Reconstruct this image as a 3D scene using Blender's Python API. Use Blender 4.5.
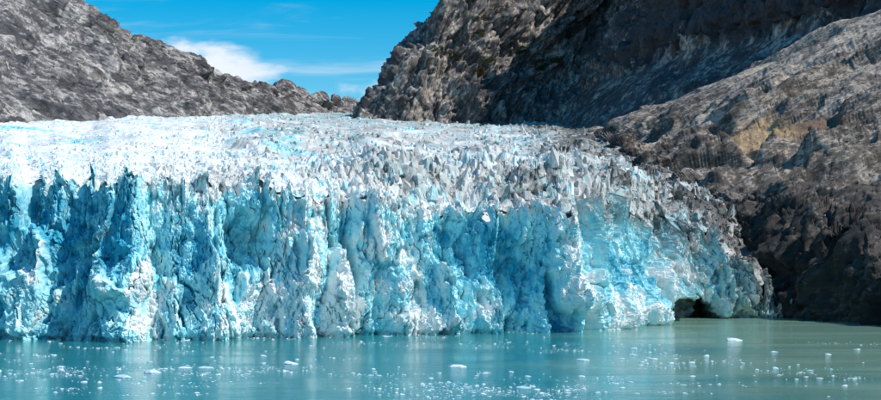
import bpy, bmesh, math, random
import numpy as np
from mathutils import Vector, Euler

for o in list(bpy.data.objects):
    bpy.data.objects.remove(o)
SC = bpy.context.scene
COL = SC.collection
random.seed(7)
RNG = np.random.default_rng(11)

# ------------------------------------------------------------------ camera
F = 1400.0            # focal length in photo pixels (photo 881 px wide)
HY, CX, CH = 257.0, 440.5, 30.0   # horizon row, centre column, camera height
cam = bpy.data.cameras.new('camera')
cam.sensor_width = 36.0
cam.lens = F / 881 * 36
cam.shift_y = (HY - 200) / 881
cam.clip_start, cam.clip_end = 1.0, 60000
camo = bpy.data.objects.new('camera', cam)
camo.location = (0, 0, CH)
camo.rotation_euler = (math.radians(90), 0, 0)
COL.objects.link(camo)
SC.camera = camo

# ------------------------------------------------------------------ light
SUN_EL, SUN_AZ = math.radians(49), math.radians(110)    # azimuth clockwise from +Y (view direction)
SUN_DIR = Vector((math.cos(SUN_EL) * math.sin(SUN_AZ), math.cos(SUN_EL) * math.cos(SUN_AZ), math.sin(SUN_EL)))
sl = bpy.data.lights.new('sun', 'SUN')
sl.energy, sl.angle, sl.color = 4.4, math.radians(0.53), (1.0, 0.95, 0.87)
so = bpy.data.objects.new('sun', sl)
so.rotation_euler = (-SUN_DIR).to_track_quat('-Z', 'Y').to_euler()
so.location = SUN_DIR * 3000
COL.objects.link(so)

world = bpy.data.worlds.new('World')
SC.world = world
world.use_nodes = True


class NT:
    """small helper round a node tree"""
    def __init__(s, tree):
        s.t = tree; tree.nodes.clear()

    def n(s, typ, ins=None, **kw):
        nd = s.t.nodes.new(typ)
        for k, v in kw.items():
            setattr(nd, k, v)
        for k, v in (ins or {}).items():
            sock = nd.inputs[k]
            if isinstance(v, bpy.types.NodeSocket):
                s.t.links.new(v, sock)
            else:
                sock.default_value = v
        return nd

    def math(s, op, a, b=0.0, c=0.0, clamp=False):
        return s.n('ShaderNodeMath', {0: a, 1: b, 2: c}, operation=op, use_clamp=clamp).outputs[0]

    def vmath(s, op, a, b=(0, 0, 0)):
        return s.n('ShaderNodeVectorMath', {0: a, 1: b}, operation=op).outputs[0]

    def mix(s, f, a, b):
        nd = s.t.nodes.new('ShaderNodeMix'); nd.data_type = 'RGBA'
        for k, v in ((0, f), (6, a), (7, b)):
            if isinstance(v, bpy.types.NodeSocket):
                s.t.links.new(v, nd.inputs[k])
            else:
                nd.inputs[k].default_value = (*v, 1) if hasattr(v, '__len__') and len(v) == 3 else v
        return nd.outputs[2]

    def ramp(s, v, lo, hi, a=0.0, b=1.0):
        return s.n('ShaderNodeMapRange', {'Value': v, 'From Min': lo, 'From Max': hi, 'To Min': a, 'To Max': b},
                   interpolation_type='SMOOTHSTEP').outputs[0]

    def noise(s, vec, scale, detail=4.0, rough=0.6, dist=0.0):
        return s.n('ShaderNodeTexNoise', {'Vector': vec, 'Scale': scale, 'Detail': detail, 'Roughness': rough,
                                          'Distortion': dist}).outputs[0]

    def vor(s, vec, scale, feature='F1', out=0):
        nd = s.n('ShaderNodeTexVoronoi', {'Vector': vec, 'Scale': scale}, feature=feature)
        return nd.outputs[out]

    def mapv(s, vec, scale=(1, 1, 1), rot=(0, 0, 0), loc=(0, 0, 0)):
        return s.n('ShaderNodeMapping', {'Vector': vec, 'Scale': scale, 'Rotation': rot, 'Location': loc}).outputs[0]

    def attr(s, name):
        return s.n('ShaderNodeAttribute', attribute_name=name).outputs['Fac']


# sky: physical daylight sky with fair-weather clouds low over the land all round
W = NT(world.node_tree)
tc = W.n('ShaderNodeTexCoord').outputs['Generated']
sky = W.n('ShaderNodeTexSky', sky_type='NISHITA', sun_disc=False, sun_elevation=SUN_EL, sun_rotation=SUN_AZ,
          altitude=0.0, air_density=1.0, dust_density=0.15, ozone_density=4.0).outputs[0]
sky = W.n('ShaderNodeHueSaturation', {'Color': sky, 'Hue': 0.486, 'Saturation': 1.65, 'Value': 1.2, 'Fac': 1.0}).outputs[0]
sep = W.n('ShaderNodeSeparateXYZ', {0: tc})
el = sep.outputs[2]
azm = W.math('ARCTAN2', sep.outputs[0], sep.outputs[1])
cv = W.n('ShaderNodeCombineXYZ', {0: W.math('ADD', azm, 0.395), 1: W.math('MULTIPLY', el, 2.2), 2: 0.37}).outputs[0]
cum = W.noise(cv, 9.0, 7.0, 0.55, 0.2)                        # cumulus
big = W.noise(cv, 2.2, 2.0, 0.5)
low = W.ramp(el, 0.170, 0.125)                                # only close to the horizon
cumf = W.ramp(W.math('ADD', W.math('ADD', cum, W.math('MULTIPLY', big, 0.55)), W.math('MULTIPLY', low, 0.22)), 0.985, 1.16)
cumf = W.math('MULTIPLY', cumf, W.ramp(el, 0.178, 0.150))
cv2 = W.n('ShaderNodeCombineXYZ', {0: W.math('MULTIPLY', azm, 3.0), 1: W.math('MULTIPLY', el, 26.0), 2: 1.7}).outputs[0]
cir = W.ramp(W.noise(cv2, 1.8, 6.0, 0.62, 0.6), 0.50, 0.80, 0.0, 0.5)
cir = W.math('MULTIPLY', cir, W.ramp(el, 0.21, 0.13))
cl = W.math('MAXIMUM', cumf, cir)
skyc = W.mix(cl, sky, (7.6, 8.2, 9.0))
bg = W.n('ShaderNodeBackground', {'Color': skyc, 'Strength': 0.115})
W.t.links.new(bg.outputs[0], W.n('ShaderNodeOutputWorld').inputs[0])

SC.view_settings.view_transform = 'Standard'
SC.view_settings.look = 'None'
SC.view_settings.gamma = 1.0
SC.view_settings.exposure = 0.0
SC.view_settings.use_curve_mapping = False
SC.render.engine = 'CYCLES'
SC.cycles.max_bounces = 5
SC.cycles.diffuse_bounces = 3
SC.cycles.glossy_bounces = 3
SC.cycles.use_denoising = True


# ------------------------------------------------------------------ helpers
def wp(px, py, Y):
    """a photo pixel at a known distance Y -> point in metres"""
    return ((px - CX) * Y / F, Y, CH + (HY - py) * Y / F)


def shore_Y(py):
    return CH * F / (py - HY)


def H32(a, b, c, seed):
    with np.errstate(over='ignore'):
        h = (a.astype(np.uint32) * np.uint32(374761393) + b.astype(np.uint32) * np.uint32(668265263)
             + c.astype(np.uint32) * np.uint32(2147483647 & 1274126177) + np.uint32(seed * 2654435 + 12345))
        h = (h ^ (h >> np.uint32(13))) * np.uint32(1274126177)
        h = (h ^ (h >> np.uint32(16))) * np.uint32(2246822519)
        return h ^ (h >> np.uint32(13))


def rnd(h, k):
    with np.errstate(over='ignore'):
        g = (h + np.uint32(k * 747796405 & 0xffffffff)) * np.uint32(2891336453)
        g = (g ^ (g >> np.uint32(15))) * np.uint32(2246822519)
        g = g ^ (g >> np.uint32(13))
    return g.astype(np.float32) / np.float32(4294967295.0)


def vnoise(P, seed=0):
    """gradient noise, about -1..1"""
    P = P.astype(np.float32)
    i = np.floor(P).astype(np.int64); f = P - i
    w = f * f * f * (f * (f * 6 - 15) + 10)
    r = 0
    for dx in (0, 1):
        for dy in (0, 1):
            for dz in (0, 1):
                h = H32(i[:, 0] + dx, i[:, 1] + dy, i[:, 2] + dz, seed)
                g = (rnd(h, 1) * 2 - 1) * (f[:, 0] - dx) + (rnd(h, 2) * 2 - 1) * (f[:, 1] - dy) + (rnd(h, 3) * 2 - 1) * (f[:, 2] - dz)
                r = r + g * (w[:, 0] if dx else 1 - w[:, 0]) * (w[:, 1] if dy else 1 - w[:, 1]) * (w[:, 2] if dz else 1 - w[:, 2])
    return r * 1.5


def fbm(P, octv=4, seed=0, gain=0.5, ridged=False):
    a, s, t = 1.0, 0, 0
    for k in range(octv):
        v = vnoise(P * (2.03 ** k) + k * 17.3, seed + k)
        s = s + a * ((0.62 - 2 * np.abs(v)) if ridged else v)
        t += a; a *= gain
    return s / t


def facets(P, seed=0, tilt=0.6, k=22.0):
    """broken-stone pattern: cells as tilted planes meeting in narrow bevels; returns height about -1..1 and the cell's random number"""
    P = P.astype(np.float32)
    i = np.floor(P).astype(np.int64)
    n = len(P)
    sw = np.zeros(n, np.float32); sv = np.zeros(n, np.float32); sr = np.zeros(n, np.float32)
    for dx in (-1, 0, 1):
        for dy in (-1, 0, 1):
            for dz in (-1, 0, 1):
                c = i + np.array((dx, dy, dz))
                h = H32(c[:, 0], c[:, 1], c[:, 2], seed)
                d = P - (c + np.stack((rnd(h, 1), rnd(h, 2), rnd(h, 3)), 1)).astype(np.float32)
                d2 = (d * d).sum(1)
                idx = np.nonzero(d2 < 1.1)[0]
                if not len(idx):
                    continue
                hi, di = h[idx], d[idx]
                w = np.exp(-k * d2[idx]) + 1e-12
                g = di[:, 0] * (rnd(hi, 5) - .5) + di[:, 1] * (rnd(hi, 6) - .5) + di[:, 2] * (rnd(hi, 7) - .5)
                sw[idx] += w; sv[idx] += w * ((rnd(hi, 8) * 2 - 1) + tilt * 4 * g); sr[idx] += w * rnd(hi, 9)
    sw = np.maximum(sw, 1e-12)
    return sv / sw, sr / sw


def sstep(x, a, b):
    t = np.clip((x - a) / (b - a), 0, 1)
    return t * t * (3 - 2 * t)


def cubic(ts, vals, t):
    """Catmull-Rom through vals (K,...) at knots ts"""
    ts = np.asarray(ts, float); vals = np.asarray(vals, float)
    k = np.clip(np.searchsorted(ts, t, side='right') - 1, 0, len(ts) - 2)
    m = np.zeros_like(vals)
    sh = (-1,) + (1,) * (vals.ndim - 1)
    m[1:-1] = (vals[2:] - vals[:-2]) / (ts[2:] - ts[:-2]).reshape(sh)
    m[0] = (vals[1] - vals[0]) / (ts[1] - ts[0]); m[-1] = (vals[-1] - vals[-2]) / (ts[-1] - ts[-2])
    h = (ts[k + 1] - ts[k]); x = (t - ts[k]) / h
    sh = (-1,) + (1,) * (vals.ndim - 1)
    x = x.reshape(sh); h = h.reshape(sh)
    return ((2 * x**3 - 3 * x**2 + 1) * vals[k] + (x**3 - 2 * x**2 + x) * h * m[k]
            + (-2 * x**3 + 3 * x**2) * vals[k + 1] + (x**3 - x**2) * h * m[k + 1])


def loft(cols, nu, nv, uk=None, vk=None, vt=None):
    """cols: K columns of R points each; smooth grid (nv, nu, 3)"""
    A = np.asarray(cols, float)                       # K,R,3
    K, R = A.shape[:2]
    uk = np.arange(K) if uk is None else uk
    vk = np.arange(R) if vk is None else vk
    B = cubic(uk, A, np.linspace(uk[0], uk[-1], nu))   # nu,R,3
    vs = np.linspace(vk[0], vk[-1], nv) if vt is None else vt
    Cg = cubic(vk, np.swapaxes(B, 0, 1), vs)           # nv,nu,3
    return Cg


def grid_normals(G):
    du = np.gradient(G, axis=1); dv = np.gradient(G, axis=0)
    n = np.cross(du, dv)
    return n / (np.linalg.norm(n, axis=2, keepdims=True) + 1e-9)


def mesh_raw(name, V, Q, attrs=None, smooth=False):
    """fast mesh from an (N,3) vertex and an (M,k) face array"""
    V = np.ascontiguousarray(V, np.float32); Q = np.ascontiguousarray(Q, np.int32)
    me = bpy.data.meshes.new(name)
    me.vertices.add(len(V)); me.vertices.foreach_set('co', V.ravel())
    k = Q.shape[1]
    me.loops.add(Q.size); me.loops.foreach_set('vertex_index', Q.ravel())
    me.polygons.add(len(Q)); me.polygons.foreach_set('loop_start', np.arange(0, Q.size, k, dtype=np.int32))
    me.polygons.foreach_set('use_smooth', np.full(len(Q), smooth))
    for an, av in (attrs or {}).items():
        at = me.attributes.new(an, 'FLOAT', 'POINT'); at.data.foreach_set('value', np.ascontiguousarray(av, np.float32).ravel())
    me.update(calc_edges=True); me.validate()
    return me


def grid_mesh(name, G, attrs=None, smooth=False, flip=False):
    nv, nu = G.shape[:2]
    i = np.arange(nv * nu).reshape(nv, nu)
    q = np.stack((i[:-1, :-1], i[:-1, 1:], i[1:, 1:], i[1:, :-1]), -1).reshape(-1, 4)
    if flip:
        q = q[:, ::-1]
    return mesh_raw(name, G.reshape(-1, 3), q, {k: v.reshape(-1) for k, v in (attrs or {}).items()}, smooth)


def obj(name, me, mat=None, parent=None, **props):
    o = bpy.data.objects.new(name, me)
    COL.objects.link(o)
    if mat is not None and not me.materials:
        me.materials.append(mat)
    if parent is not None:
        o.parent = parent
    for k, v in props.items():
        o[k] = v
    return o


def hull(name, pts):
    bm = bmesh.new()
    for p in pts:
        bm.verts.new(p)
    r = bmesh.ops.convex_hull(bm, input=bm.verts)
    bmesh.ops.delete(bm, geom=[v for v in bm.verts if not v.link_faces], context='VERTS')
    bmesh.ops.triangulate(bm, faces=bm.faces)
    bmesh.ops.recalc_face_normals(bm, faces=bm.faces)
    me = bpy.data.meshes.new(name); bm.to_mesh(me); bm.free()
    return me


def tri_arrays(me):
    v = np.empty(len(me.vertices) * 3, np.float32); me.vertices.foreach_get('co', v)
    f = np.array([p.vertices[:] for p in me.polygons], np.int32)
    return v.reshape(-1, 3), f


def scatter_mesh(name, variants, pos, size, rot, attrs=None, sink=None):
    """many small solids joined into one mesh (for 'stuff')"""
    VV, FF, AA, off = [], [], {k: [] for k in (attrs or {})}, 0
    tri = [tri_arrays(m) for m in variants]
    for k in range(len(pos)):
        v, f = tri[k % len(tri)]
        c, s = math.cos(rot[k]), math.sin(rot[k])
        w = v * size[k]
        w = np.stack((w[:, 0] * c - w[:, 1] * s, w[:, 0] * s + w[:, 1] * c, w[:, 2]), 1) + pos[k]
        VV.append(w); FF.append(f + off); off += len(v)
        for an in AA:
            AA[an].append(np.full(len(v), attrs[an][k], np.float32))
    return mesh_raw(name, np.concatenate(VV), np.concatenate(FF), {k: np.concatenate(v) for k, v in AA.items()})


# ------------------------------------------------------------------ materials
def new_mat(name):
    m = bpy.data.materials.new(name); m.use_nodes = True
    return m, NT(m.node_tree)


def finish(T, color, rough=0.8, height=None, dist=1.0, strength=1.0, spec=0.3, **kw):
    ins = {'Base Color': color, 'Roughness': rough, 'Specular IOR Level': spec}
    ins.update(kw)
    p = T.n('ShaderNodeBsdfPrincipled', ins)
    if height is not None:
        b = T.n('ShaderNodeBump', {'Height': height, 'Distance': dist, 'Strength': strength})
        T.t.links.new(b.outputs[0], p.inputs['Normal'])
    T.t.links.new(p.outputs[0], T.n('ShaderNodeOutputMaterial').inputs[0])


def ice_material():
    m, T = new_mat('glacier_ice')
    P = T.n('ShaderNodeNewGeometry').outputs['Position']
    fresh = T.attr('fresh'); dirt_shade = T.attr('dirt_shade')
    n1 = T.noise(P, 0.35, 6, 0.65); n2 = T.noise(P, 0.09, 4, 0.6)
    vz = T.mapv(P, (1, 1, 0.5))
    v1 = T.vor(vz, 0.30, 'F1', 1)
    v1s = T.n('ShaderNodeSeparateColor', {0: v1}).outputs[0]
    f = T.math('ADD', fresh, T.math('MULTIPLY', T.math('SUBTRACT', n1, 0.5), 0.9))
    f = T.math('ADD', f, T.math('MULTIPLY', T.math('SUBTRACT', v1s, 0.5), 0.35))
    f = T.math('ADD', f, T.math('MULTIPLY', T.math('SUBTRACT', n2, 0.5), 0.7))
    c = T.mix(T.ramp(f, 0.15, 0.62), (0.88, 0.885, 0.87), (0.42, 0.80, 0.86))
    c = T.mix(T.ramp(f, 0.58, 1.10), c, (0.045, 0.42, 0.58))
    d = T.math('ADD', dirt_shade, T.math('MULTIPLY', T.math('SUBTRACT', T.noise(P, 0.20, 7, 0.72), 0.5), 1.9))
    c = T.mix(T.ramp(d, 0.15, 0.65, 0.0, 0.55), c, (0.33, 0.285, 0.235))
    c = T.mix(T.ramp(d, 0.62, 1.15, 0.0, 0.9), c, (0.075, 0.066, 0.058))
    hgt = T.math('ADD', T.math('MULTIPLY', n1, 0.7), T.math('MULTIPLY', T.noise(P, 1.2, 5, 0.7), 0.55))
    hgt = T.math('ADD', hgt, T.math('MULTIPLY', T.vor(T.mapv(P, (1, 1, 0.6)), 0.9), 0.35))
    finish(T, c, 0.6, hgt, 0.6, 0.7, 0.25)
    return m


def rock_material(name, base, dark, pale, strat_rot, strat_scale, stain=None, veg=0.0, bump=2.0, sc=1.0, darkz=None):
    m, T = new_mat(name)
    P = T.n('ShaderNodeNewGeometry').outputs['Position']
    st = T.mapv(T.mapv(P, rot=strat_rot), strat_scale)
    a = T.noise(st, 0.05 * sc, 8, 0.68, 0.15)
    b = T.noise(P, 0.018 * sc, 5, 0.6)
    cst = T.noise(st, 0.22 * sc, 5, 0.7, 0.3)
    a = T.math('ADD', a, T.math('MULTIPLY', T.attr('tone'), 0.30))
    c = T.mix(T.ramp(a, 0.30, 0.72), dark, base)
    c = T.mix(T.ramp(T.math('ADD', a, T.math('MULTIPLY', T.math('SUBTRACT', cst, 0.5), 0.8)), 0.52, 0.78), c, pale)
    c = T.mix(T.ramp(b, 0.56, 0.75, 0, 0.55), c, tuple(0.6 * x + 0.4 * y for x, y in zip(base, (0.24, 0.17, 0.11))))
    c = T.mix(T.ramp(cst, 0.42, 0.27, 0, 0.85), c, tuple(x * 0.35 for x in dark))
    c = T.mix(T.ramp(T.noise(P, 0.5 * sc, 5, 0.75), 0.50, 0.34, 0, 0.6), c, tuple(x * 0.6 for x in dark))
    spk = T.n('ShaderNodeSeparateColor', {0: T.vor(st, 0.24 * sc, 'F1', 1)}).outputs[0]
    c = T.mix(T.math('MULTIPLY', T.ramp(spk, 0.80, 0.88, 0, 0.55), T.ramp(a, 0.30, 0.55)), c, pale)
    c = T.mix(T.ramp(spk, 0.22, 0.14, 0, 0.6), c, tuple(x * 0.5 for x in dark))
    c = T.mix(T.ramp(T.noise(st, 0.016 * sc, 4, 0.6, 0.4), 0.53, 0.66, 0, 0.45), c, tuple(x * 0.55 for x in dark))
    if stain:
        for (cc, rad, colr) in stain:
            dv = T.vmath('DIVIDE', T.vmath('SUBTRACT', P, cc), rad)
            ln = T.n('ShaderNodeVectorMath', {0: dv}, operation='LENGTH').outputs['Value']
            ln = T.math('ADD', ln, T.math('MULTIPLY', T.math('SUBTRACT', T.noise(st, 0.06, 5, 0.65), 0.5), 1.7))
            c = T.mix(T.math('MULTIPLY', T.ramp(ln, 1.05, 0.65), T.ramp(cst, 0.36, 0.52, 0.25, 0.95)), c, colr)
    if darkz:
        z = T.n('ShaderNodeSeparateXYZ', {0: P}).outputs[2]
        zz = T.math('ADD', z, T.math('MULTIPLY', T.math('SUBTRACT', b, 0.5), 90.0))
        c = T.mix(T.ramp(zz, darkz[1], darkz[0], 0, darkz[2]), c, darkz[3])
    vc = T.vor(T.mapv(T.mapv(P, rot=strat_rot), tuple(0.5 + 0.5 * q for q in strat_scale)), 0.10 * sc, 'F1', 0)
    h = T.math('ADD', T.math('MULTIPLY', T.math('ADD', a, T.math('MULTIPLY', vc, 0.9)), 1.2), T.math('ADD', T.math('MULTIPLY', cst, 0.8), T.math('MULTIPLY', T.noise(P, 0.7 * sc, 4, 0.65), 0.3)))
    finish(T, c, 0.85, h, bump * 2, 1.0, 0.25)
    return m


def water_material():
    m, T = new_mat('sea_water')
    P = T.n('ShaderNodeNewGeometry').outputs['Position']
    st = T.mapv(P, (0.35, 1, 1))
    sx = T.n('ShaderNodeSeparateXYZ', {0: P}).outputs[0]
    big = T.noise(st, 0.012, 4, 0.55, 0.5)
    silt = T.ramp(T.math('ADD', T.math('DIVIDE', sx, 130.0), T.math('MULTIPLY', T.math('SUBTRACT', big, 0.5), 2.2)), 0.15, 0.95)
    c = T.mix(silt, (0.024, 0.24, 0.25), (0.24, 0.415, 0.32))
    r1 = T.noise(T.mapv(P, (0.55, 1, 1)), 0.55, 5, 0.6)
    r2 = T.noise(T.mapv(P, (0.5, 1, 1)), 2.6, 3, 0.6)
    calm = T.ramp(T.noise(T.mapv(P, (0.25, 1, 1)), 0.035, 3, 0.5), 0.42, 0.62, 0.25, 1.0)   # slicks between breezes
    h = T.math('MULTIPLY', T.math('ADD', r1, T.math('MULTIPLY', r2, 0.25)), calm)
    finish(T, c, 0.08, h, 0.24, 1.0, 0.5, IOR=1.333)
    return m


def floe_material():
    m, T = new_mat('floating_ice')
    P = T.n('ShaderNodeNewGeometry').outputs['Position']
    oi = T.n('ShaderNodeObjectInfo').outputs['Random']
    a = T.noise(P, 0.9, 5, 0.65)
    c = T.mix(T.ramp(T.math('ADD', a, T.math('MULTIPLY', oi, 0.25)), 0.45, 0.8), (0.86, 0.89, 0.91), (0.42, 0.68, 0.76))
    finish(T, c, 0.4, T.noise(P, 3.5, 4, 0.6), 0.25, 0.8, 0.4)
    return m


M_ICE = ice_material()
M_FLOE = floe_material()
M_SEA = water_material()
M_LEFT = rock_material('granite', (0.285, 0.262, 0.25), (0.085, 0.082, 0.088), (0.62, 0.57, 0.535), (0, math.radians(-24), 0), (0.55, 0.9, 1.5), bump=1.3)
M_RIGHT = rock_material('cliff_rock', (0.27, 0.24, 0.22), (0.075, 0.07, 0.075), (0.58, 0.50, 0.43), (0, math.radians(-28), 0), (1.4, 1.0, 0.7), bump=0.9)
SL_STAIN = [(wp(768, 138, 1055), (31, 85, 25), (0.50, 0.33, 0.18)),
            (wp(820, 128, 1020), (40, 60, 12), (0.17, 0.105, 0.07))]
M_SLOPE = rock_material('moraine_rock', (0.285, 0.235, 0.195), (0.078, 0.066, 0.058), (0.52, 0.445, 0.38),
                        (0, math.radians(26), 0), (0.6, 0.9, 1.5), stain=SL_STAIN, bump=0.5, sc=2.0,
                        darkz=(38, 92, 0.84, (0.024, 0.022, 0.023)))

# ------------------------------------------------------------------ sea
n = 40
gx = np.concatenate((np.linspace(-9000, -600, 8), np.linspace(-500, 500, 24), np.linspace(600, 9000, 8)))
gy = np.concatenate((np.linspace(-9000, -300, 8), np.linspace(-200, 900, 28), np.linspace(1000, 12000, 6)))
G = np.stack(np.meshgrid(gx, gy), -1)
G = np.concatenate((G, np.zeros(G.shape[:2] + (1,))), 2)
obj('sea', grid_mesh('sea', G), M_SEA, kind='structure', label='teal sea water with milky green patches below the glacier', category='sea')

# ------------------------------------------------------------------ mountains
def blur(a, ax):
    p = np.concatenate((np.take(a, [0], ax), a, np.take(a, [-1], ax)), ax)
    n_ = a.shape[ax]
    sl_ = lambda o_: np.take(p, np.arange(o_, o_ + n_), ax)
    return 0.25 * sl_(0) + 0.5 * sl_(1) + 0.25 * sl_(2)


def rock_grid(cols, nu, nv, amps, T=None, seed=0, vk=None, calm=None, uk=None, soft=0.3, crags=None):
    """loft + broken-rock displacement. amps: list of (scale m, amplitude m, kind)"""
    G = loft(cols, nu, nv, uk=uk, vk=vk)
    Nn = grid_normals(G)
    P = G.reshape(-1, 3)
    Q = P if T is None else P @ np.asarray(T).T
    d = np.zeros(len(P)); tone = np.zeros(len(P)); tw = 0
    for k, (s, a, kind) in enumerate(amps):
        wq = Q / s
        if kind == 'f':
            wq = wq + 0.30 * np.stack([vnoise(wq * 0.9 + 9.1 * j, seed + 50 + j) for j in range(3)], 1)
            v, r = facets(wq, seed + k, 0.8, 34.0)
            tone += (r - 0.5); tw += 1
        elif kind == 'r':
            v = fbm(wq, 5, seed + k, 0.55, ridged=True)
        else:
            v = fbm(wq, 5, seed + k)
        d += a * v
    d = d.reshape(nv, nu); d = ((1 - soft) * d + soft * blur(blur(d, 0), 1))[..., None]
    if calm is not None:
        uu_, vv_ = np.meshgrid(np.linspace(0, len(cols) - 1, nu), np.linspace(vk[0], vk[-1], nv))
        d = d * calm(uu_, vv_)[..., None]
    if crags is not None:                                     # upright crags along the foot
        uu_, vv_ = np.meshgrid(np.linspace(0, len(cols) - 1, nu), np.linspace(vk[0], vk[-1], nv))
        c1, _ = facets(P / (9, 9, 24), seed + 90, 1.0, 40.0)
        c2, _ = facets(P / (3.6, 3.6, 8), seed + 91, 1.0, 34.0)
        d = d + ((3.2 * c1 + 1.4 * c2).reshape(nv, nu) * crags(uu_, vv_))[..., None]
    return G + Nn * d, Nn, (tone / math.sqrt(tw)).reshape(nv, nu)


def rotY(deg, sc):
    a = math.radians(deg)
    R = np.array(((math.cos(a), 0, math.sin(a)), (0, 1, 0), (-math.sin(a), 0, math.cos(a))))
    return np.diag(sc) @ R


def sink(pts, dz=-35, dy=-40):
    """a row in front of the foot, buried under the ice"""
    x, y, z = pts[0]
    return [(x * (y + dy) / y, y + dy, z + dz)] + pts


def backrow(pts, dy=350, dz=-120):
    x, y, z = pts[-1]
    return pts + [(x, y + dy, z + dz)]


LM = [[(-330, 140, 900), (-300, 40, 1250), (-270, -60, 1600), (-240, -150, 1900)],
      [(-150, 130, 1180), (-120, 45, 1500), (-90, -50, 1800), (-60, -120, 2050)],
      [(0, 125, 1400), (8, 82, 1580), (14, 32, 1830), (24, -24, 2080)],
      [(80, 122, 1600), (90, 88, 1750), (96, 52, 1940), (99, 18, 2120)],
      [(160, 119, 1850), (165, 99, 1980), (168, 79, 2150), (170, 61, 2300)],
      [(230, 116, 2150), (235, 105, 2280), (238, 96, 2420), (241, 88, 2550)],
      [(300, 114, 2550), (300, 108, 2680), (300, 104, 2780), (300, 99, 2900)],
      [(350, 114, 2950), (350, 112, 3050), (352, 111, 3120), (355, 110, 3250)],
      [(430, 114, 3400), (430, 112, 3500), (430, 110, 3600), (430, 106, 3700)]]
cols = [backrow(sink([wp(*p) for p in c]), 350, -140) for c in LM]
G, _, tn = rock_grid(cols, 570, 225, [(150, 14, 'n'), (70, 12, 'f'), (28, 7, 'f'), (13, 3.5, 'f'), (45, 13, 'r'), (6, 1.5, 'f')],
                     rotY(-24, (0.42, 0.8, 1.35)), 3, uk=[-70, -35, 0, 80, 160, 230, 300, 350, 375], vk=[0, 0.35, 1.5, 2.6, 3.5, 4.0])
obj('mountain_left', grid_mesh('mountain_left', G, {'tone': tn}, smooth=True), M_LEFT, kind='structure',
    label='grey bare granite mountain sloping down behind the white ice', category='mountain')

RM = [[(400, 120, 2700), (415, 92, 2700), (440, 52, 2750), (467, 15, 2800), (505, -50, 2900)],
      [(360, 121, 2200), (382, 95, 2215), (408, 55, 2240), (436, 20, 2270), (476, -50, 2330)],
      [(425, 128, 2090), (434, 98, 2130), (446, 62, 2180), (468, 25, 2230), (505, -50, 2330)],
      [(485, 131, 2130), (498, 104, 2190), (512, 68, 2260), (528, 34, 2310), (560, -50, 2420)],
      [(550, 133, 2120), (565, 96, 2250), (588, 66, 2330), (612, 20, 2370), (640, -50, 2450)],
      [(610, 138, 1760), (640, 66, 2000), (648, 36, 2010), (658, 2, 2022), (676, -150, 2080)],
      [(680, 125, 1600), (722, 50, 1820), (728, 20, 1832), (738, -12, 1845), (758, -160, 1900)],
      [(760, 98, 1450), (802, 32, 1640), (806, 2, 1652), (816, -30, 1665), (836, -150, 1720)],
      [(860, 58, 1400), (890, 5, 1530), (900, -25, 1545), (912, -60, 1560), (930, -130, 1610)],
      [(980, 10, 1330), (1010, -38, 1450), (1020, -68, 1465), (1036, -110, 1480), (1060, -160, 1540)]]
cols = [backrow(sink([wp(*p) for p in c], -30, -35), 400, -60) for c in RM]
def calm_rm(u, v):      # the scree below the dark cliff is smooth
    return 1 - 0.80 * sstep(u, 3.6, 4.6) * sstep(-v, -1.75, -1.35)
G, _, tn = rock_grid(cols, 660, 280, [(160, 10, 'n'), (70, 17, 'f'), (30, 10, 'f'), (40, 12, 'r'), (14, 5.0, 'f'), (6, 2.2, 'f')],
                     rotY(-28, (1.25, 1.0, 0.45)), 23, vk=[0, 0.3, 1.5, 2.4, 3.3, 4.4, 4.9], calm=calm_rm)
G_RM = G
uu_, vv_ = np.meshgrid(np.linspace(0, len(cols) - 1, 660), np.linspace(0, 4.9, 280))
tn = tn - 0.25 * (1 - calm_rm(uu_, vv_)) - 1.1 * sstep(uu_, 4.3, 5.0) * sstep(vv_, 1.5, 1.8)     # shade on scree and wall put into the tone, with dark wall rock
obj('mountain_right', grid_mesh('mountain_right', G, {'tone': tn}, smooth=True), M_RIGHT, kind='structure',
    label='steep dark craggy mountain with sunlit ribs rising beyond the ice', category='mountain')

# near slope on the right: cliff foot at the water, moraine crest above
SL = [[(172, 1640, 140), wp(596, 142, 1640), wp(597, 141.5, 1655), wp(598, 141, 1670)],
      [(140, 1080, 55), wp(628, 160, 1180), wp(625, 142, 1400), wp(625, 127, 1610)],
      [(138, 900, 35), wp(668, 182, 980), wp(660, 146, 1260), wp(660, 111, 1550)],
      [(152, 800, -6), wp(706, 200, 850), wp(700, 140, 1170), wp(700, 93, 1500)],
      [(163, 708, -6), wp(760, 214, 770), wp(745, 138, 1080), wp(740, 75, 1450)],
      [(176, 688, -6), wp(795, 214, 735), wp(785, 138, 1030), wp(782, 56, 1410)],
      [(189, 650, -6), wp(842, 236, 695), wp(835, 138, 980), wp(832, 33, 1370)],
      [(195, 608, -6), wp(884, 258, 650), wp(885, 138, 940), wp(884, 12, 1330)],
      [(214, 555, -6), wp(960, 272, 600), wp(950, 138, 900), wp(950, -18, 1300)],
      [(245, 480, -6), wp(1090, 285, 530), wp(1060, 120, 860), wp(1060, -70, 1270)]]
cols = []
for c in SL:
    x, y, z = c[-1]
    cols.append([(c[0][0] - 3, c[0][1] - 8, c[0][2] - 8)] + c + [(x + 45, y + 90, z - 55)])
G, Nsl, tn = rock_grid(cols, 440, 410, [(80, 12, 'n'), (40, 10, 'f'), (40, 3.5, 'r'), (17, 2.8, 'f'), (7, 1.5, 'f'), (2.8, 0.8, 'f')],
                       rotY(27, (0.36, 0.7, 1.3)), 43, vk=[0, 0.2, 1.2, 2.6, 3.8, 4.2], calm=lambda u, v: 1 - 0.5 * sstep(v, 2.9, 3.6) - 0.45 * sstep(-v, -1.6, -1.0), crags=lambda u, v: sstep(-v, -1.7, -1.1), soft=0.6)
G_SL = G
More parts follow.
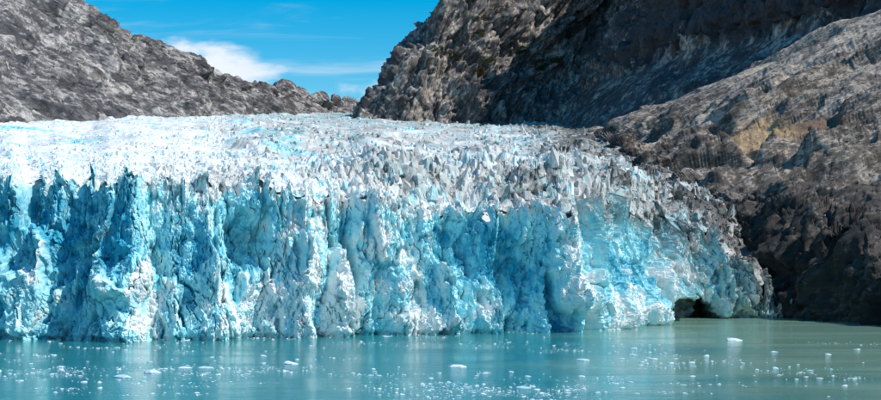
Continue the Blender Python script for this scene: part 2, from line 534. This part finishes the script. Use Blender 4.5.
tn = tn + 0.55 * sstep(np.linspace(0, 4.2, 410), 2.7, 3.7)[:, None]        # pale gravel along the crest
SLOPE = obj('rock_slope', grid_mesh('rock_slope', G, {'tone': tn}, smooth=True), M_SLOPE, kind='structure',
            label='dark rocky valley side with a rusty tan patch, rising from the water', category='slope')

# ------------------------------------------------------------------ glacier
NU, NVF, NVS = 1450, 310, 240
wl = np.array([(-140, 335.5), (0, 338), (120, 339.2), (150, 338.8), (300, 336), (420, 333), (500, 331), (560, 329.5), (605, 326), (652, 320.5), (700, 318), (765, 317.3), (792, 317.2)])
u0 = np.linspace(-140, 792, 6000)                  # position along the ice front
y0 = CH * F / (cubic(wl[:, 0], wl[:, 1], u0) - HY); x0 = (u0 - CX) * y0 / F
s0 = np.concatenate(([0], np.cumsum(np.hypot(np.diff(x0), np.diff(y0)))))
w0 = 0.35 * (u0 - u0[0]) / (u0[-1] - u0[0]) + 0.65 * s0 / s0[-1]
U = np.interp(np.linspace(0, 1, NU), w0, u0)
SA = np.interp(U, u0, s0)                          # metres along the front
Yb = CH * F / (cubic(wl[:, 0], wl[:, 1], U) - HY)
Xb = (U - CX) * Yb / F
ct = np.array([(-140, 178), (0, 180), (40, 177), (80, 180), (110, 176), (140, 181), (165, 178), (200, 184), (240, 181), (265, 179), (290, 187), (320, 196),
               (345, 193), (380, 201), (430, 207), (470, 210), (520, 212), (560, 211), (600, 210), (650, 210), (676, 210), (705, 225), (722, 241), (740, 264), (768, 295), (792, 308)])
yt = np.interp(U, ct[:, 0], ct[:, 1])
Zt = CH + (HY - yt) * (Yb + 6) / F
# jagged crest
uu = np.stack((U, np.zeros(NU), np.zeros(NU)), 1)
jag, _ = facets(np.stack((SA / 4.5, 0 * U, 0 * U), 1), 5, 1.3)
jag2, _ = facets(np.stack((SA / 1.7, 0 * U, 0 * U), 1), 6, 1.0)
Zt = Zt + (2.4 * jag + 1.0 * jag2 + 2.0 * vnoise(uu / 30, 3)) * (1 + 0.9 * sstep(U, 540, 680))
tx, ty = np.gradient(Xb), np.gradient(Yb)
k = 61
ker = np.ones(k) / k
tx = np.convolve(np.pad(tx, k // 2, 'edge'), ker, 'valid'); ty = np.convolve(np.pad(ty, k // 2, 'edge'), ker, 'valid')
ln = np.hypot(tx, ty); nx, ny = ty / ln, -tx / ln                      # towards the water
# buttresses and clefts: metres out from the mean front
DP = [(-140, 2), (-118, -3), (-100, 4), (-84, -1), (-60, 5), (-40, -2), (-14, 2), (-4, 0), (19, 2), (25, -3), (58, 2), (66, 0), (98, 1), (112, 4), (133, 9), (150, -1), (166, 1), (171, -4),
      (177, 2), (206, 8), (224, 0), (233, -2), (262, -1), (281, 7), (299, 0), (303, -4), (307, 2), (325, 5), (337, -2), (350, -4), (357, 3), (374, 6), (391, -1), (397, -4), (403, 3),
      (428, 5), (441, -3), (455, -5), (473, 2), (491, 5), (500, -3), (507, 0), (547, 13), (568, 1), (571, -3), (585, 6), (597, 0), (600, -3), (617, 6), (629, 0), (633, -3), (651, 5),
      (664, -1), (700, 0), (719, 4), (731, -3), (757, 3), (792, 0)]
DP = np.array([(a_, b_) for a_, b_ in DP if a_ not in (166, 171, 177, 299, 303, 307, 391, 397, 403)], float)
DL = [(-140, 0), (-100, 6), (-70, 0), (-30, 5), (10, 1), (40, 5), (48, -1), (90, 3), (133, 11), (152, 1), (190, 4), (214, 9), (238, 0), (262, 2), (299, 10), (313, 4), (338, 7),
      (350, -2), (380, 6), (394, 9), (408, 1), (425, 4), (436, 9), (453, 2), (481, 9), (497, -4), (520, 5), (546, 14), (567, 3), (590, 8), (604, 1), (622, 7), (636, 0), (652, 6), (662, -1),
      (700, 0), (725, 4), (757, 3), (792, 0)]
DL = np.array(DL, float)
V = np.linspace(0, 1, NVF) ** 0.95
UU, VV = np.meshgrid(U, V)
Zb = -3.0
ZZ = Zb + (Zt[None] - Zb) * VV
XM = Xb[None] + 0 * ZZ; YM = Yb[None] + 0 * ZZ
P0 = np.stack((XM, YM, ZZ), -1).reshape(-1, 3)
SS = np.tile(SA, NVF)
lean = vnoise(np.stack((SS / 22, 0 * P0[:, 0], P0[:, 2] / 26), 1), 61) * 7 + vnoise(np.stack((SS / 7, 0 * P0[:, 0], P0[:, 2] / 9), 1), 62) * 2
hlev = VV.ravel() + 0.45 * vnoise(np.stack((SS / 13, 0 * SS, 0 * SS), 1), 67) + 0.12 * vnoise(np.stack((SS / 4, 0 * SS, P0[:, 2] / 5), 1), 69)
up_ = sstep(hlev, 0.42, 0.58)
D = (np.interp(UU.ravel() + lean, DP[:, 0], DP[:, 1]) * up_ + (np.interp(UU.ravel() + lean, DL[:, 0], DL[:, 1]) + 0.8) * (1 - up_)) * (1.35 + 0.8 * sstep(UU.ravel(), 535, 560))
hh = VV.ravel()
D *= 0.75 + 0.4 * np.clip(vnoise(np.stack((P0[:, 0] / 18, 0 * hh, P0[:, 2] / 16), 1), 66) + 0.5, 0, 1.4)
D += -0.5 * sstep(UU.ravel(), 595, 690) * np.maximum(ZZ.ravel() - 18, 0)
D += -0.16 * np.maximum(ZZ.ravel(), 0) * (1 + 0.5 * vnoise(np.stack((P0[:, 0] / 30, 0 * hh, 0 * hh), 1), 68)) + 4
# fluting, broken facets
wv = np.stack((SS, 0 * hh, P0[:, 2] * 0.30), 1)
D += 0.5 * fbm(wv / 5.5, 3, 70, ridged=True)
Pq = np.stack((P0[:, 0], P0[:, 1] + D * 0.8, P0[:, 2] * 0.5), 1)
wq = Pq / 7.5; wq = wq + 0.3 * np.stack([vnoise(wq + 7.7 * j, 80 + j) for j in range(3)], 1)
fa, fid = facets(wq, 71, 0.9, 55.0)
fb, fid2 = facets(Pq * (1, 1, 1.3) / 3.2, 72, 0.9, 55.0)
fc, fid3 = facets(Pq * (1, 1, 1.6) / 1.3, 73, 0.8, 45.0)
fd, fid4 = facets(Pq * (1, 1, 1.8) / 0.7, 74, 0.8, 40.0)
fs, fid0 = facets(Pq * (1, 1, 0.7) / 13, 75, 1.1, 60.0)
D += 3.0 * fs + (1.3 * fa + 0.75 * fb) * (1 - 0.35 * sstep(UU.ravel(), 540, 570) + 0.7 * sstep(UU.ravel(), 660, 710))
D += 0.34 * fc + 0.15 * fd
# narrow upright cracks
k1 = np.abs(vnoise(np.stack((SS / 8.5 + 0.25 * fb, 0 * hh + 3.1, P0[:, 2] / 30), 1), 76))
k2 = np.abs(vnoise(np.stack((SS / 3.8 + 0.2 * fc, 0 * hh + 8.2, P0[:, 2] / 13), 1), 77))
D += -1.9 * sstep(-k1, -0.055, -0.01) - 0.55 * sstep(-k2, -0.06, -0.01)
# alcoves, the melt cave at the water and the wave-cut notch
def well(cx, cy, rx, ry, dep, lo=0.55):
    u = UU.ravel(); py = HY - (P0[:, 2] - CH) * F / P0[:, 1]
    r = np.sqrt(((u - cx) / rx) ** 2 + ((py - cy) / ry) ** 2) + 0.22 * vnoise(P0 / 6, 90)
    return -dep * sstep(r, 1.1, lo)
D += well(248, 240, 21, 33, 9) + well(455, 250, 22, 40, 5) + well(352, 262, 10, 30, 3) + well(500, 285, 9, 40, 4) + well(215, 292, 9, 26, 2.5) + well(400, 300, 9, 14, 2.5)
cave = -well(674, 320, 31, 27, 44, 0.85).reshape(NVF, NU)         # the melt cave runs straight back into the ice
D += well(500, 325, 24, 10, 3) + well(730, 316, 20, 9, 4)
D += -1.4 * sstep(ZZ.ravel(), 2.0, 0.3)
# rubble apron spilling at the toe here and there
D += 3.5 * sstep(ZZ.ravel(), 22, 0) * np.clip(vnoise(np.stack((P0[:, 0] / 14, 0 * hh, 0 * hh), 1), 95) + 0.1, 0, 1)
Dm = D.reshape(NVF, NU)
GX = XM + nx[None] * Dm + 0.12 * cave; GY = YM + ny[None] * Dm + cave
GZ = ZZ + (0.5 * fb + 0.3 * fc).reshape(NVF, NU) * sstep(VV, 0.02, 0.1)
GF = np.stack((GX, GY, GZ), -1)

# colour: how fresh (blue) and how dirty each spot of the ice is, plus painted cave shade
fx = np.array([(-140, .75), (0, .84), (60, .88), (127, .84), (138, .42), (170, .45), (225, .40), (250, .55), (275, .28), (330, .22), (350, .42), (375, .22), (425, .25), (440, .60), (500, .62), (540, .60), (552, .40), (600, .46), (650, .46), (700, .52), (792, .55)])
cell, cid = facets(np.stack((P0[:, 0] / 16, P0[:, 1] / 16, P0[:, 2] / 26), 1), 101, 0.5)
fresh = np.interp(UU.ravel() + 0.4 * lean, fx[:, 0], fx[:, 1])
fresh += 0.14 + 0.12 * sstep(-hh, -0.75, -0.35) * sstep(UU.ravel(), 120, 170) - 0.08 * sstep(-UU.ravel(), -125, -100) + 0.35 * (fid0 - 0.5) + 0.25 * (fid - 0.5) + 0.22 * (fid2 - 0.5) + 0.12 * (fid3 - 0.5) + 0.25 * (cid - 0.5)
fresh += -0.5 * sstep(hh, 0.86, 1.0)                              # weathered crust at the top
fresh += -0.35 * sstep(D - np.repeat(Dm.mean(0)[None], NVF, 0).ravel(), 1.0, 4.5)
dirt_shade = 0.14 + 0.34 * sstep(UU.ravel() + 60 * (hh - 0.5), 630, 725) + 0.16 * sstep(UU.ravel(), 695, 750) + 0.14 * sstep(hh, 0.8, 1) * sstep(UU.ravel(), 280, 420)
pyf = HY - (P0[:, 2] - CH) * F / P0[:, 1]
dirt_shade += 0.40 * sstep(-(pyf + 22 * vnoise(P0 / 7, 97)), -250, -205) * sstep(UU.ravel(), 520, 600)
dirt_shade += 0.12 * sstep(fid, 0.85, 0.95) + 0.75 * sstep(-well(674, 320, 31, 27, 1.0, 0.85), 0.5, 1.0)   # darkness inside the melt cave painted in with the dirt colour

GLACIER = obj('glacier', None)
GLACIER.location = (0, 0, 0)
GLACIER['label'] = 'wide tidewater glacier ending in a tall blue ice cliff at the sea'
GLACIER['category'] = 'glacier'

# the face is split at its clefts into single buttresses
cuts_px = [-118, -84, -40, -4, 25, 66, 98, 151, 171, 224, 262, 303, 350, 397, 441, 500, 571, 600, 633, 664, 700, 731]
cuts = [0] + [int(np.searchsorted(U, c)) for c in cuts_px] + [NU - 1]
fr2, di2 = fresh.reshape(NVF, NU), dirt_shade.reshape(NVF, NU)
for a, b in zip(cuts[:-1], cuts[1:]):
    s = slice(a, b + 1)
    obj('ice_buttress', grid_mesh('ice_buttress', GF[:, s], {'fresh': fr2[:, s], 'dirt_shade': di2[:, s]}), M_ICE, GLACIER)

# the upper surface: a rolling bed of ice ...
NS = 860
us = np.linspace(-140, 792, NS)
topY = np.interp(us, U, np.convolve(np.pad(GF[-1][:, 1], 8, 'edge'), np.ones(17) / 17, 'valid'))
topZ = np.interp(us, U, np.convolve(np.pad(GF[-1][:, 2], 8, 'edge'), np.ones(17) / 17, 'valid'))
Yfar = np.interp(us, [-140, 0, 200, 300, 420, 560, 650, 792], [1500, 1750, 2500, 3150, 3150, 2300, 1900, 1200])
w = np.linspace(0, 1, NVS)[:, None]
YS = 1 / (1 / topY[None] + (1 / Yfar - 1 / topY)[None] * w ** 1.35)
dist = YS - topY[None]
topX = np.interp(us, U, np.convolve(np.pad(GF[-1][:, 0], 8, 'edge'), np.ones(17) / 17, 'valid'))
XS = (us - CX)[None] * YS / F + (topX - (us - CX) * topY / F)[None] * (1 - sstep(dist, 0, 90))
US = np.tile(us, NVS)
ZF = np.convolve(np.pad(topZ, 30, 'edge'), np.ones(61) / 61, 'valid')
ds = dist.ravel()
P1 = np.stack((XS, YS, 0 * YS), -1).reshape(-1, 3)
rough = np.interp(US, [-140, 150, 330, 450, 792], [0.42, 0.5, 0.9, 1.0, 1.05])
A1, a1 = facets(P1 * (0.8, 1, 1) / 13, 111, 0.9, 20)
A4, a4 = facets(P1 * (0.8, 1, 1) / 34, 114, 0.9, 20)
zz = rough * (1.8 * A1 * sstep(-ds, -300, -120) + 3.6 * A4 * sstep(ds, 60, 300) * sstep(-ds, -1200, -600))
zz += 5 * fbm(P1 / 90, 3, 115) * sstep(ds, 20, 120)
wp1 = P1 + 9 * np.stack([vnoise(P1 / 45 + 5.5 * j, 151 + j) for j in range(2)] + [0 * ds], 1)
near_, mid_, far_ = sstep(-ds, -330, -140), sstep(ds, 60, 220) * sstep(-ds, -900, -450), sstep(ds, 450, 900)
hum = 3.6 * near_ * fbm(wp1 * (0.62, 1, 1) / 15, 3, 131, ridged=True) + 6.5 * mid_ * fbm(wp1 * (0.62, 1, 1) / 36, 3, 134, ridged=True) + 11.0 * far_ * fbm(wp1 * (0.62, 1, 1) / 85, 3, 137, ridged=True)
zz += (0.35 + 0.65 * rough) * hum * sstep(ds, 6, 40)
# the jumbled, steeper icefall just behind the front, right of the smooth plateau
fall = sstep(US, 230, 380) * sstep(-ds, -170, -70) * (1 - 0.55 * sstep(US, 600, 680))
B1, b1 = facets(P1 * (1, 1, 1) / 7.5, 141, 1.1, 30)
B2, b2 = facets(P1 * (1, 1, 1) / 3.4, 142, 1.0, 26)
zz += fall * (3.6 * fbm(P1 / 13, 3, 143, ridged=True) + 2.6 * B1 + 1.2 * B2) * sstep(ds, 1, 14)
zz += sstep(US, 260, 420) * (7.0 * sstep(ds, 3, 40) - 7.0 * sstep(ds, 90, 300))
# rolling steps in the ice fall
zz += 4.0 * np.sin((ds + 0.25 * P1[:, 0] + 40 * vnoise(P1 / 120, 117)) / 38) * sstep(ds, 25, 80) * sstep(-ds, -900, -300)
blend = sstep(dist, 0, 14)
ZS = (topZ[None] - 0.8) * (1 - blend) + (ZF[None] + 0.115 * dist + 0.5 + zz.reshape(NVS, NS)) * blend
GS = np.stack((XS, YS, ZS), -1)


MY, MX = [650, 700, 900, 1060, 1500, 2000, 2400, 3000], [160, 165, 165, 155, 180, 192, -60, -160]


def surf_dirt(P, d, u):
    """debris on the ice: along the rock on the right, in a band behind the front, in streaks along the flow"""
    m_ = np.interp(P[:, 1], MY, MX) - P[:, 0]
    r = 0.36 + 0.47 * sstep(-(m_ + 60 * fbm(P / 34, 3, 121)), -130, -10) + 0.75 * (fbm(P * (0.5, 0.6, 1) / 26, 4, 122) + 0.04)
    bnd = sstep(-np.abs(d - 34 - 16 * vnoise(P / 60, 123)), -32, -8) * sstep(u, 270, 400)
    r += 0.28 * bnd + 0.10 * sstep(u, 330, 480) * sstep(-d, -260, -60)
    r += 0.16 * sstep(u, 150, 330) * sstep(d, 70, 180) + 0.05 * sstep(d, 150, 500)
    r *= 0.62 + 0.38 * sstep(u, 100, 280)
    return r


dr = surf_dirt(P1, ds, US)
def surf_fresh(P):
    """patches where blue ice lies bare"""
    return 0.55 * sstep(fbm(P * (0.6, 0.5, 1) / 48, 4, 161), 0.16, 0.40)


frs = 0.12 + surf_fresh(P1) + 0.35 * (a1 - 0.5) + 0.5 * fall * (b1 - 0.5) + 0.12 * sstep(US, 150, 380) + 0.2 * sstep(ds, 900, 1600)
obj('ice_surface', grid_mesh('ice_surface', GS, {'fresh': frs, 'dirt_shade': dr}), M_ICE, GLACIER)


# ... covered in seracs: splinters and blocks of ice
def serac_mesh(k):
    r = random.Random(300 + k)
    n = r.randint(4, 6)
    pts = []
    lean_ = (r.uniform(-.35, .35), r.uniform(-.35, .35))
    h = r.uniform(0.45, 0.95)
    for j in range(n):
        a = 2 * math.pi * j / n + r.uniform(-.35, .35)
        rad = r.uniform(.35, .62)
        pts.append((rad * math.cos(a), rad * math.sin(a), -0.6))
        if j % 2 == 0 or r.random() < .5:
            t = r.uniform(.4, .95); hj = h * r.uniform(.35, 1.0)
            pts.append((rad * t * math.cos(a) + lean_[0] * hj, rad * t * math.sin(a) + lean_[1] * hj, hj))
    for q_ in range(r.randint(1, 3)):
        pts.append((lean_[0] * h + r.uniform(-.3, .3), lean_[1] * h + r.uniform(-.3, .3), h * r.uniform(.9, 1.2)))
    me = hull('serac', pts)
    r2 = random.Random(k)
    fr_, dr_ = (-.1, .1, .35)[k % 3], 0.08 + 0.085 * (k // 3)
    for an, b_ in (('fresh', fr_), ('dirt_shade', dr_)):
        at = me.attributes.new(an, 'FLOAT', 'POINT')
        for d in at.data:
            d.value = b_ + r2.uniform(-.12, .12)
    me.materials.append(M_ICE)
    return me


SV = [serac_mesh(k) for k in range(24)]
NSER = 24000
su = RNG.uniform(-138, 745, NSER)
sw_ = RNG.random(NSER) ** 1.05 * 0.985
ci = (su + 140) / 932 * (NS - 1); ri = sw_ * (NVS - 1)
c0, r0 = ci.astype(int), ri.astype(int)
fc_, fr_ = (ci - c0)[:, None], (ri - r0)[:, None]
sp = (GS[r0, c0] * (1 - fc_) + GS[r0, c0 + 1] * fc_) * (1 - fr_) + (GS[r0 + 1, c0] * (1 - fc_) + GS[r0 + 1, c0 + 1] * fc_) * fr_
sd = sp[:, 1] - np.interp(su, us, topY)
keep = (sp[:, 0] < np.interp(sp[:, 1], MY, MX) - 3) & (sd > 3.5)
su, sp, sd = su[keep], sp[keep], sd[keep]
ss = (1.2 + 3.0 * RNG.random(len(su)) ** 1.7) * np.where(RNG.random(len(su)) < .08, 1.35, 1) * (sp[:, 1] / 600) ** 0.30
ss *= np.interp(su, [-140, 120, 330, 600, 700, 800], [0.62, 0.7, 0.95, 0.9, 0.75, 0.6])
ss *= 0.75 + 0.25 * sstep(sd, 5, 40) + 0.55 * sstep(su, 250, 380) * sstep(sd, 6, 25) * sstep(-sd, -130, -70) * RNG.random(len(su))
sp[:, 2] -= 0.12 * ss * sstep(sd, 40, 150)                       # bedded in, only the tops stand clear
clus = fbm(np.stack((sp[:, 0], sp[:, 1], 0 * su), 1) / 24, 3, 133)
ss *= np.clip(1 + 1.1 * clus, 0.55, 1.7)                        # seracs stand in clusters and rows
hz = np.interp(su, [-140, 120, 330, 800], [0.5, 0.55, 0.9, 1.0]) * RNG.uniform(.7, 1.25, len(su))
sdirt = surf_dirt(np.stack((sp[:, 0], sp[:, 1], 0 * su), 1), sd, su) + RNG.normal(0, .14, len(su)) - 0.03
sfr = surf_fresh(np.stack((sp[:, 0], sp[:, 1], 0 * su), 1)) + 0.12 * sstep(su, 150, 380) + RNG.normal(0, .17, len(su)) + np.where(RNG.random(len(su)) < .10, .45, 0) + 0.15 * sstep(sd, 900, 1600)
yaw, tl, ta = RNG.uniform(0, 6.283, len(su)), RNG.normal(0, .28, len(su)), RNG.uniform(0, 6.283, len(su))
order = np.argsort(-(ss / sp[:, 1]) - 0.004 * (sd < 60))
big = order[:300]
for j in big:
    kd = int(np.clip(round((sdirt[j] - 0.08) / 0.085), 0, 7))
    o = obj('serac', SV[kd * 3 + int(j) % 3], None, GLACIER)
    o.location = sp[j]
    o.scale = (ss[j], ss[j] * .9, ss[j] * hz[j])
    o.rotation_euler = (tl[j] * math.cos(ta[j]), tl[j] * math.sin(ta[j]), yaw[j])
rest = order[300:]
tri = [tri_arrays(m) for m in SV]
VV_, FF_, A1_, A2_, off = [], [], [], [], 0
for j in rest:
    v, f = tri[j % 24]
    R = np.array(Euler((tl[j] * math.cos(ta[j]), tl[j] * math.sin(ta[j]), yaw[j])).to_matrix())
    VV_.append((v * (ss[j], ss[j] * .9, ss[j] * hz[j])) @ R.T + sp[j]); FF_.append(f + off); off += len(v)
    A1_.append(np.full(len(v), sfr[j])); A2_.append(np.full(len(v), sdirt[j]))
me = mesh_raw('serac_field', np.concatenate(VV_), np.concatenate(FF_), {'fresh': np.concatenate(A1_), 'dirt_shade': np.concatenate(A2_)})
obj('serac_field', me, M_ICE, GLACIER, kind='stuff')

# ------------------------------------------------------------------ stones on the near slope
def stone_mesh(k):
    r = random.Random(900 + k)
    pts = []
    for j in range(13):
        v = Vector((r.gauss(0, 1), r.gauss(0, 1), r.gauss(0, 1))).normalized()
        pts.append((v.x * .55 * r.uniform(.8, 1.1), v.y * .5 * r.uniform(.8, 1.1), v.z * .38 * r.uniform(.8, 1.1)))
    return hull('stone', pts)
m_st, T = new_mat('pale_stone')
Pn = T.n('ShaderNodeNewGeometry').outputs['Position']
oi = T.attr('tone')
c = T.mix(T.ramp(T.noise(Pn, 0.3, 4, 0.6), 0.3, 0.7), (0.10, 0.092, 0.088), (0.30, 0.27, 0.24))
finish(T, c, 0.85, T.noise(Pn, 1.5, 4, 0.6), 0.6, 0.8, 0.25)
BV = [stone_mesh(k) for k in range(10)]
for b in BV:
    b.materials.append(m_st)
nvs, nus = G_SL.shape[:2]
st = []
while len(st) < 3400:
    r_ = random.randrange(60, nvs - 22); c = random.randrange(8, nus - 60)
    p = G_SL[r_, c]
    if Nsl[r_, c][2] * np.sign(Nsl[r_, c][2]) < 0.45:
        continue
    crest = (r_ / nvs)
    if random.random() > 0.25 + 0.75 * crest ** 2:
        continue
    s = 0.5 * random.paretovariate(2.2)
    if s > 5:
        continue
    st.append((s / p[1], s, p))
st.sort(key=lambda t: -t[0])
for k, (_, s, p) in enumerate(st[:110]):
    o = obj('boulder', BV[k % 10], None, SLOPE)
    o.location = p + np.array((0, 0, s * .12))
    o.scale = (s, s, s)
    o.rotation_euler = (random.uniform(-.4, .4), random.uniform(-.4, .4), random.uniform(0, 6.28))
rest = st[110:]
mi = np.nonzero((np.interp(sp[:, 1], MY, MX) - sp[:, 0] < 26) & (sp[:, 1] < 1300))[0]
for j in RNG.choice(mi, min(900, 2 * len(mi))):               # rubble shed on to the edge of the ice
    s_ = float(0.8 * RNG.pareto(2.4) + 0.7)
    if s_ < 4.5:
        rest.append((0, s_, sp[j] + np.array((RNG.normal(0, 4), RNG.normal(0, 4), 0.5))))
for j in range(500):
    c_ = int(np.searchsorted(U, RNG.uniform(690, 775))); r_ = int(RNG.uniform(0.35, 1) ** 0.7 * (NVF - 1))
    rest.append((0, float(min(3.2, 0.5 + 0.5 * RNG.pareto(2.2))), GF[r_, c_] + np.array((0, 0.2, 0.2))))
obj('scree', scatter_mesh('scree', BV, [t[2] for t in rest], [t[1] for t in rest], [random.uniform(0, 6.28) for _ in rest]), m_st, SLOPE, kind='stuff')

# ------------------------------------------------------------------ low scrub on the ledges of the far mountain
m_veg, T = new_mat('alpine_scrub')
Pn = T.n('ShaderNodeNewGeometry').outputs['Position']
c = T.mix(T.noise(Pn, 0.05, 3, 0.6), (0.035, 0.045, 0.014), (0.12, 0.095, 0.03))
finish(T, c, 0.9)
NR = grid_normals(G_RM)
if NR[..., 2].mean() < 0:
    NR = -NR
spots = [(455, 56, 8), (482, 22, 9), (486, 62, 8), (440, 52, 7), (478, 34, 7), (540, 66, 9), (556, 62, 7), (500, 8, 9), (480, 72, 6), (430, 62, 6), (410, 70, 5), (520, 50, 6)]
PX = CX + G_RM[..., 0] * F / G_RM[..., 1]; PY = HY - (G_RM[..., 2] - CH) * F / G_RM[..., 1]
pos, siz = [], []
for (sx, sy, r) in spots:
    m = np.argwhere((np.hypot(PX - sx, (PY - sy) * 1.6) < r) & (NR[..., 2] > 0.25))
    if len(m) == 0:
        continue
    for _ in range(160):
        a = m[random.randrange(len(m))]
        p = G_RM[a[0], a[1]]
        for j in range(5):
            pos.append(p + np.array((random.gauss(0, 1.6), random.gauss(0, 1.6), random.uniform(0, 1.6)))); siz.append(random.uniform(.8, 2.2))
def leaf_clump(k):
    r = random.Random(70 + k)
    V_, F_ = [], []
    for j in range(8):
        cpt = Vector((r.uniform(-.6, .6), r.uniform(-.6, .6), r.uniform(0, .8)))
        for q_ in range(3):
            V_.append(cpt + Vector((r.uniform(-.5, .5), r.uniform(-.5, .5), r.uniform(-.4, .4))))
        F_.append((3 * j, 3 * j + 1, 3 * j + 2))
    me = bpy.data.meshes.new('leaves'); me.from_pydata(V_, [], F_); return me
LV = [leaf_clump(k) for k in range(5)]
if pos:
    obj('scrub', scatter_mesh('scrub', LV, pos, siz, [random.uniform(0, 6.28) for _ in pos]), m_veg, kind='stuff',
        label='olive green scrub growing on ledges of the dark craggy mountain', category='scrub')

# ------------------------------------------------------------------ floating ice
def floe_mesh(k, tall=0.22):
    r = random.Random(500 + k)
    pts = []
    n = r.randint(9, 12)
    for j in range(n):
        a = 2 * math.pi * j / n + r.uniform(-.2, .2)
        rad = r.uniform(.36, .54)
        x, y = rad * math.cos(a), rad * .75 * math.sin(a)
        pts.append((x, y, -0.08)); pts.append((x * .97, y * .97, 0.01 + r.uniform(0, .03)))
    px_ = r.uniform(-.15, .15)
    for j in range(8):
        pts.append((px_ + r.uniform(-.28, .28), r.uniform(-.2, .2), tall * r.uniform(.35, 1.0)))
    pts.append((px_ + r.uniform(-.1, .1), r.uniform(-.1, .1), tall * 1.15))
    me = hull('floe', pts); me.materials.append(M_FLOE)
    return me
FV = [floe_mesh(k, 0.09 + 0.025 * (k % 4)) for k in range(14)]


def place_floe(px, py, wpx, label, k=None, group=None, z=0.0, yaw=None):
    Y = shore_Y(py); s = wpx * Y / F
    o = obj('ice_floe', FV[(k if k is not None else random.randrange(14)) % 14])
    o.location = ((px - CX) * Y / F, Y, z)
    o.scale = (s, s * random.uniform(.8, 1.2), s * random.uniform(.75, 1.2))
    o.rotation_euler = (0, 0, random.uniform(-.35, .35) + (math.pi if random.random() < .5 else 0))
    o['label'] = label; o['category'] = 'ice floe'
    if group:
        o['group'] = group
    return o


MAIN = [(122, 377, 23, 'largest humped white floe in the drift of broken ice below the deep blue cliff'),
        (458, 367, 21, 'smooth domed white floe alone on open teal water below the middle of the cliff'),
        (734, 340.5, 18, 'pale bluish floe alone on the water off the dark shore rocks'),
        (291, 364, 17, 'long low white floe with a small hump below the whitest stretch of cliff'),
        (583, 360, 15, 'white floe with a flat top on water below the sharp ice prow'),
        (857, 349.5, 8, 'small pointed white floe on milky green water off the dark rock shore'),
        (828, 354.5, 8, 'small white floe with a low peak on the milky green water'),
        (633, 349, 9, 'small white floe, farther of two close together off the melt cave'),
        (633, 355, 11, 'flat white floe, nearer of two close together off the melt cave'),
        (774, 352, 9, 'thin flat floe on teal water between pointed floes and dark rocks'),
        (524, 388, 17, 'rounded white floe amid the brash ice below the middle cliff'),
        (153, 373, 20, 'long flat white floe next to the largest humped floe'),
        (206, 368, 18, 'low ragged white floe trailing brash ice below the cliff'),
        (185, 368, 15, 'low white floe touching the trail of brash below the deep blue cliff')]
for k, (x, y, w_, l_) in enumerate(MAIN):
    place_floe(x, y, w_, l_, k)
ZONES = [  # centre px, spread px, number, label, group
    (90, 372, 95, 8, 66, 'small white ice piece in the drift below the deep blue left cliff', 'ice pieces in the drift below the deep blue cliff'),
    (80, 350, 90, 5, 24, 'small ice piece floating close under the deep blue cliff', 'ice pieces close under the deep blue cliff'),
    (230, 362, 60, 7, 22, 'small ice piece floating below the whitish middle stretch of cliff', 'ice pieces below the whitish stretch of cliff'),
    (500, 385, 75, 7, 60, 'small white ice piece in the broken ice patch in front of the prow', 'ice pieces in the patch in front of the prow'),
    (490, 339, 50, 4, 26, 'small ice piece floating close under the ice prow', 'ice pieces close under the prow'),
    (690, 361, 45, 4, 30, 'small ice piece in the thin line off the melt cave', 'ice pieces in the thin line off the cave'),
    (810, 375, 60, 8, 34, 'small white ice piece drifting on the milky green water', 'ice pieces on the milky green water')]
for (zx, zy, sx, sy, n_, lab, grp) in ZONES:
    for _ in range(n_):
        px = random.gauss(zx, sx); py = random.gauss(zy, sy)
        if not (-60 < px < 900 and 343 - max(0, px - 420) * 0.045 < py < 420):
            continue
        place_floe(px, py, min(8, 1.8 * random.paretovariate(1.7)), lab, group=grp)
# brash: fine broken ice nobody could count
bp, bs = [], []
BZ = [(80, 372, 100, 8, 900), (120, 380, 60, 5, 220), (70, 350, 100, 5, 420), (220, 371, 40, 2, 260), (330, 386, 100, 8, 300), (490, 386, 85, 7, 1000), (470, 341, 70, 4, 420),
      (600, 351, 70, 1.2, 220), (560, 395, 60, 6, 600), (690, 362, 45, 4, 170), (800, 379, 60, 6, 130), (430, 366, 300, 16, 420), (40, 385, 60, 6, 200)]
for (zx, zy, sx, sy, n_) in BZ:
    left_n = int(n_ * 0.5)
    while left_n > 0:
        cx_, cy_ = random.gauss(zx, sx), random.gauss(zy, sy)
        half, m_ = random.uniform(4, 30), random.randint(8, 40)
        tilt_ = random.uniform(-.03, .03)
        left_n -= m_
        for _ in range(m_):
            dx_ = random.gauss(0, half)
            px = cx_ + dx_; py = cy_ + tilt_ * dx_ + random.gauss(0, 0.9)
            if py < 342 - max(0, px - 300) * 0.055 or py > 460:
                continue
            Y = shore_Y(py)
            bp.append(((px - CX) * Y / F, Y, 0.0)); bs.append(min(1.5, 0.25 * random.paretovariate(1.9)))
for _ in range(900):                                       # packed along the foot of the cliff
    px = random.uniform(-100, 650)
    i_ = int(np.searchsorted(U, px))
    Y = Yb[i_] - 5 - abs(random.gauss(0, 5)) - max(0, DP[np.argmin(abs(DP[:, 0] - px)), 1])
    if vnoise(np.array([[px / 22, 3.3, 0]]), 140)[0] < -0.05:
        continue
    bp.append(((px - CX) * Y / F, Y, 0.0)); bs.append(min(2.2, 0.35 * random.paretovariate(1.7)))
obj('brash_ice', scatter_mesh('brash_ice', FV[:6], np.array(bp), bs, [random.uniform(0, 6.28) for _ in bp]), M_FLOE, kind='stuff',
    label='fine broken brash ice strewn over the teal water', category='brash ice')
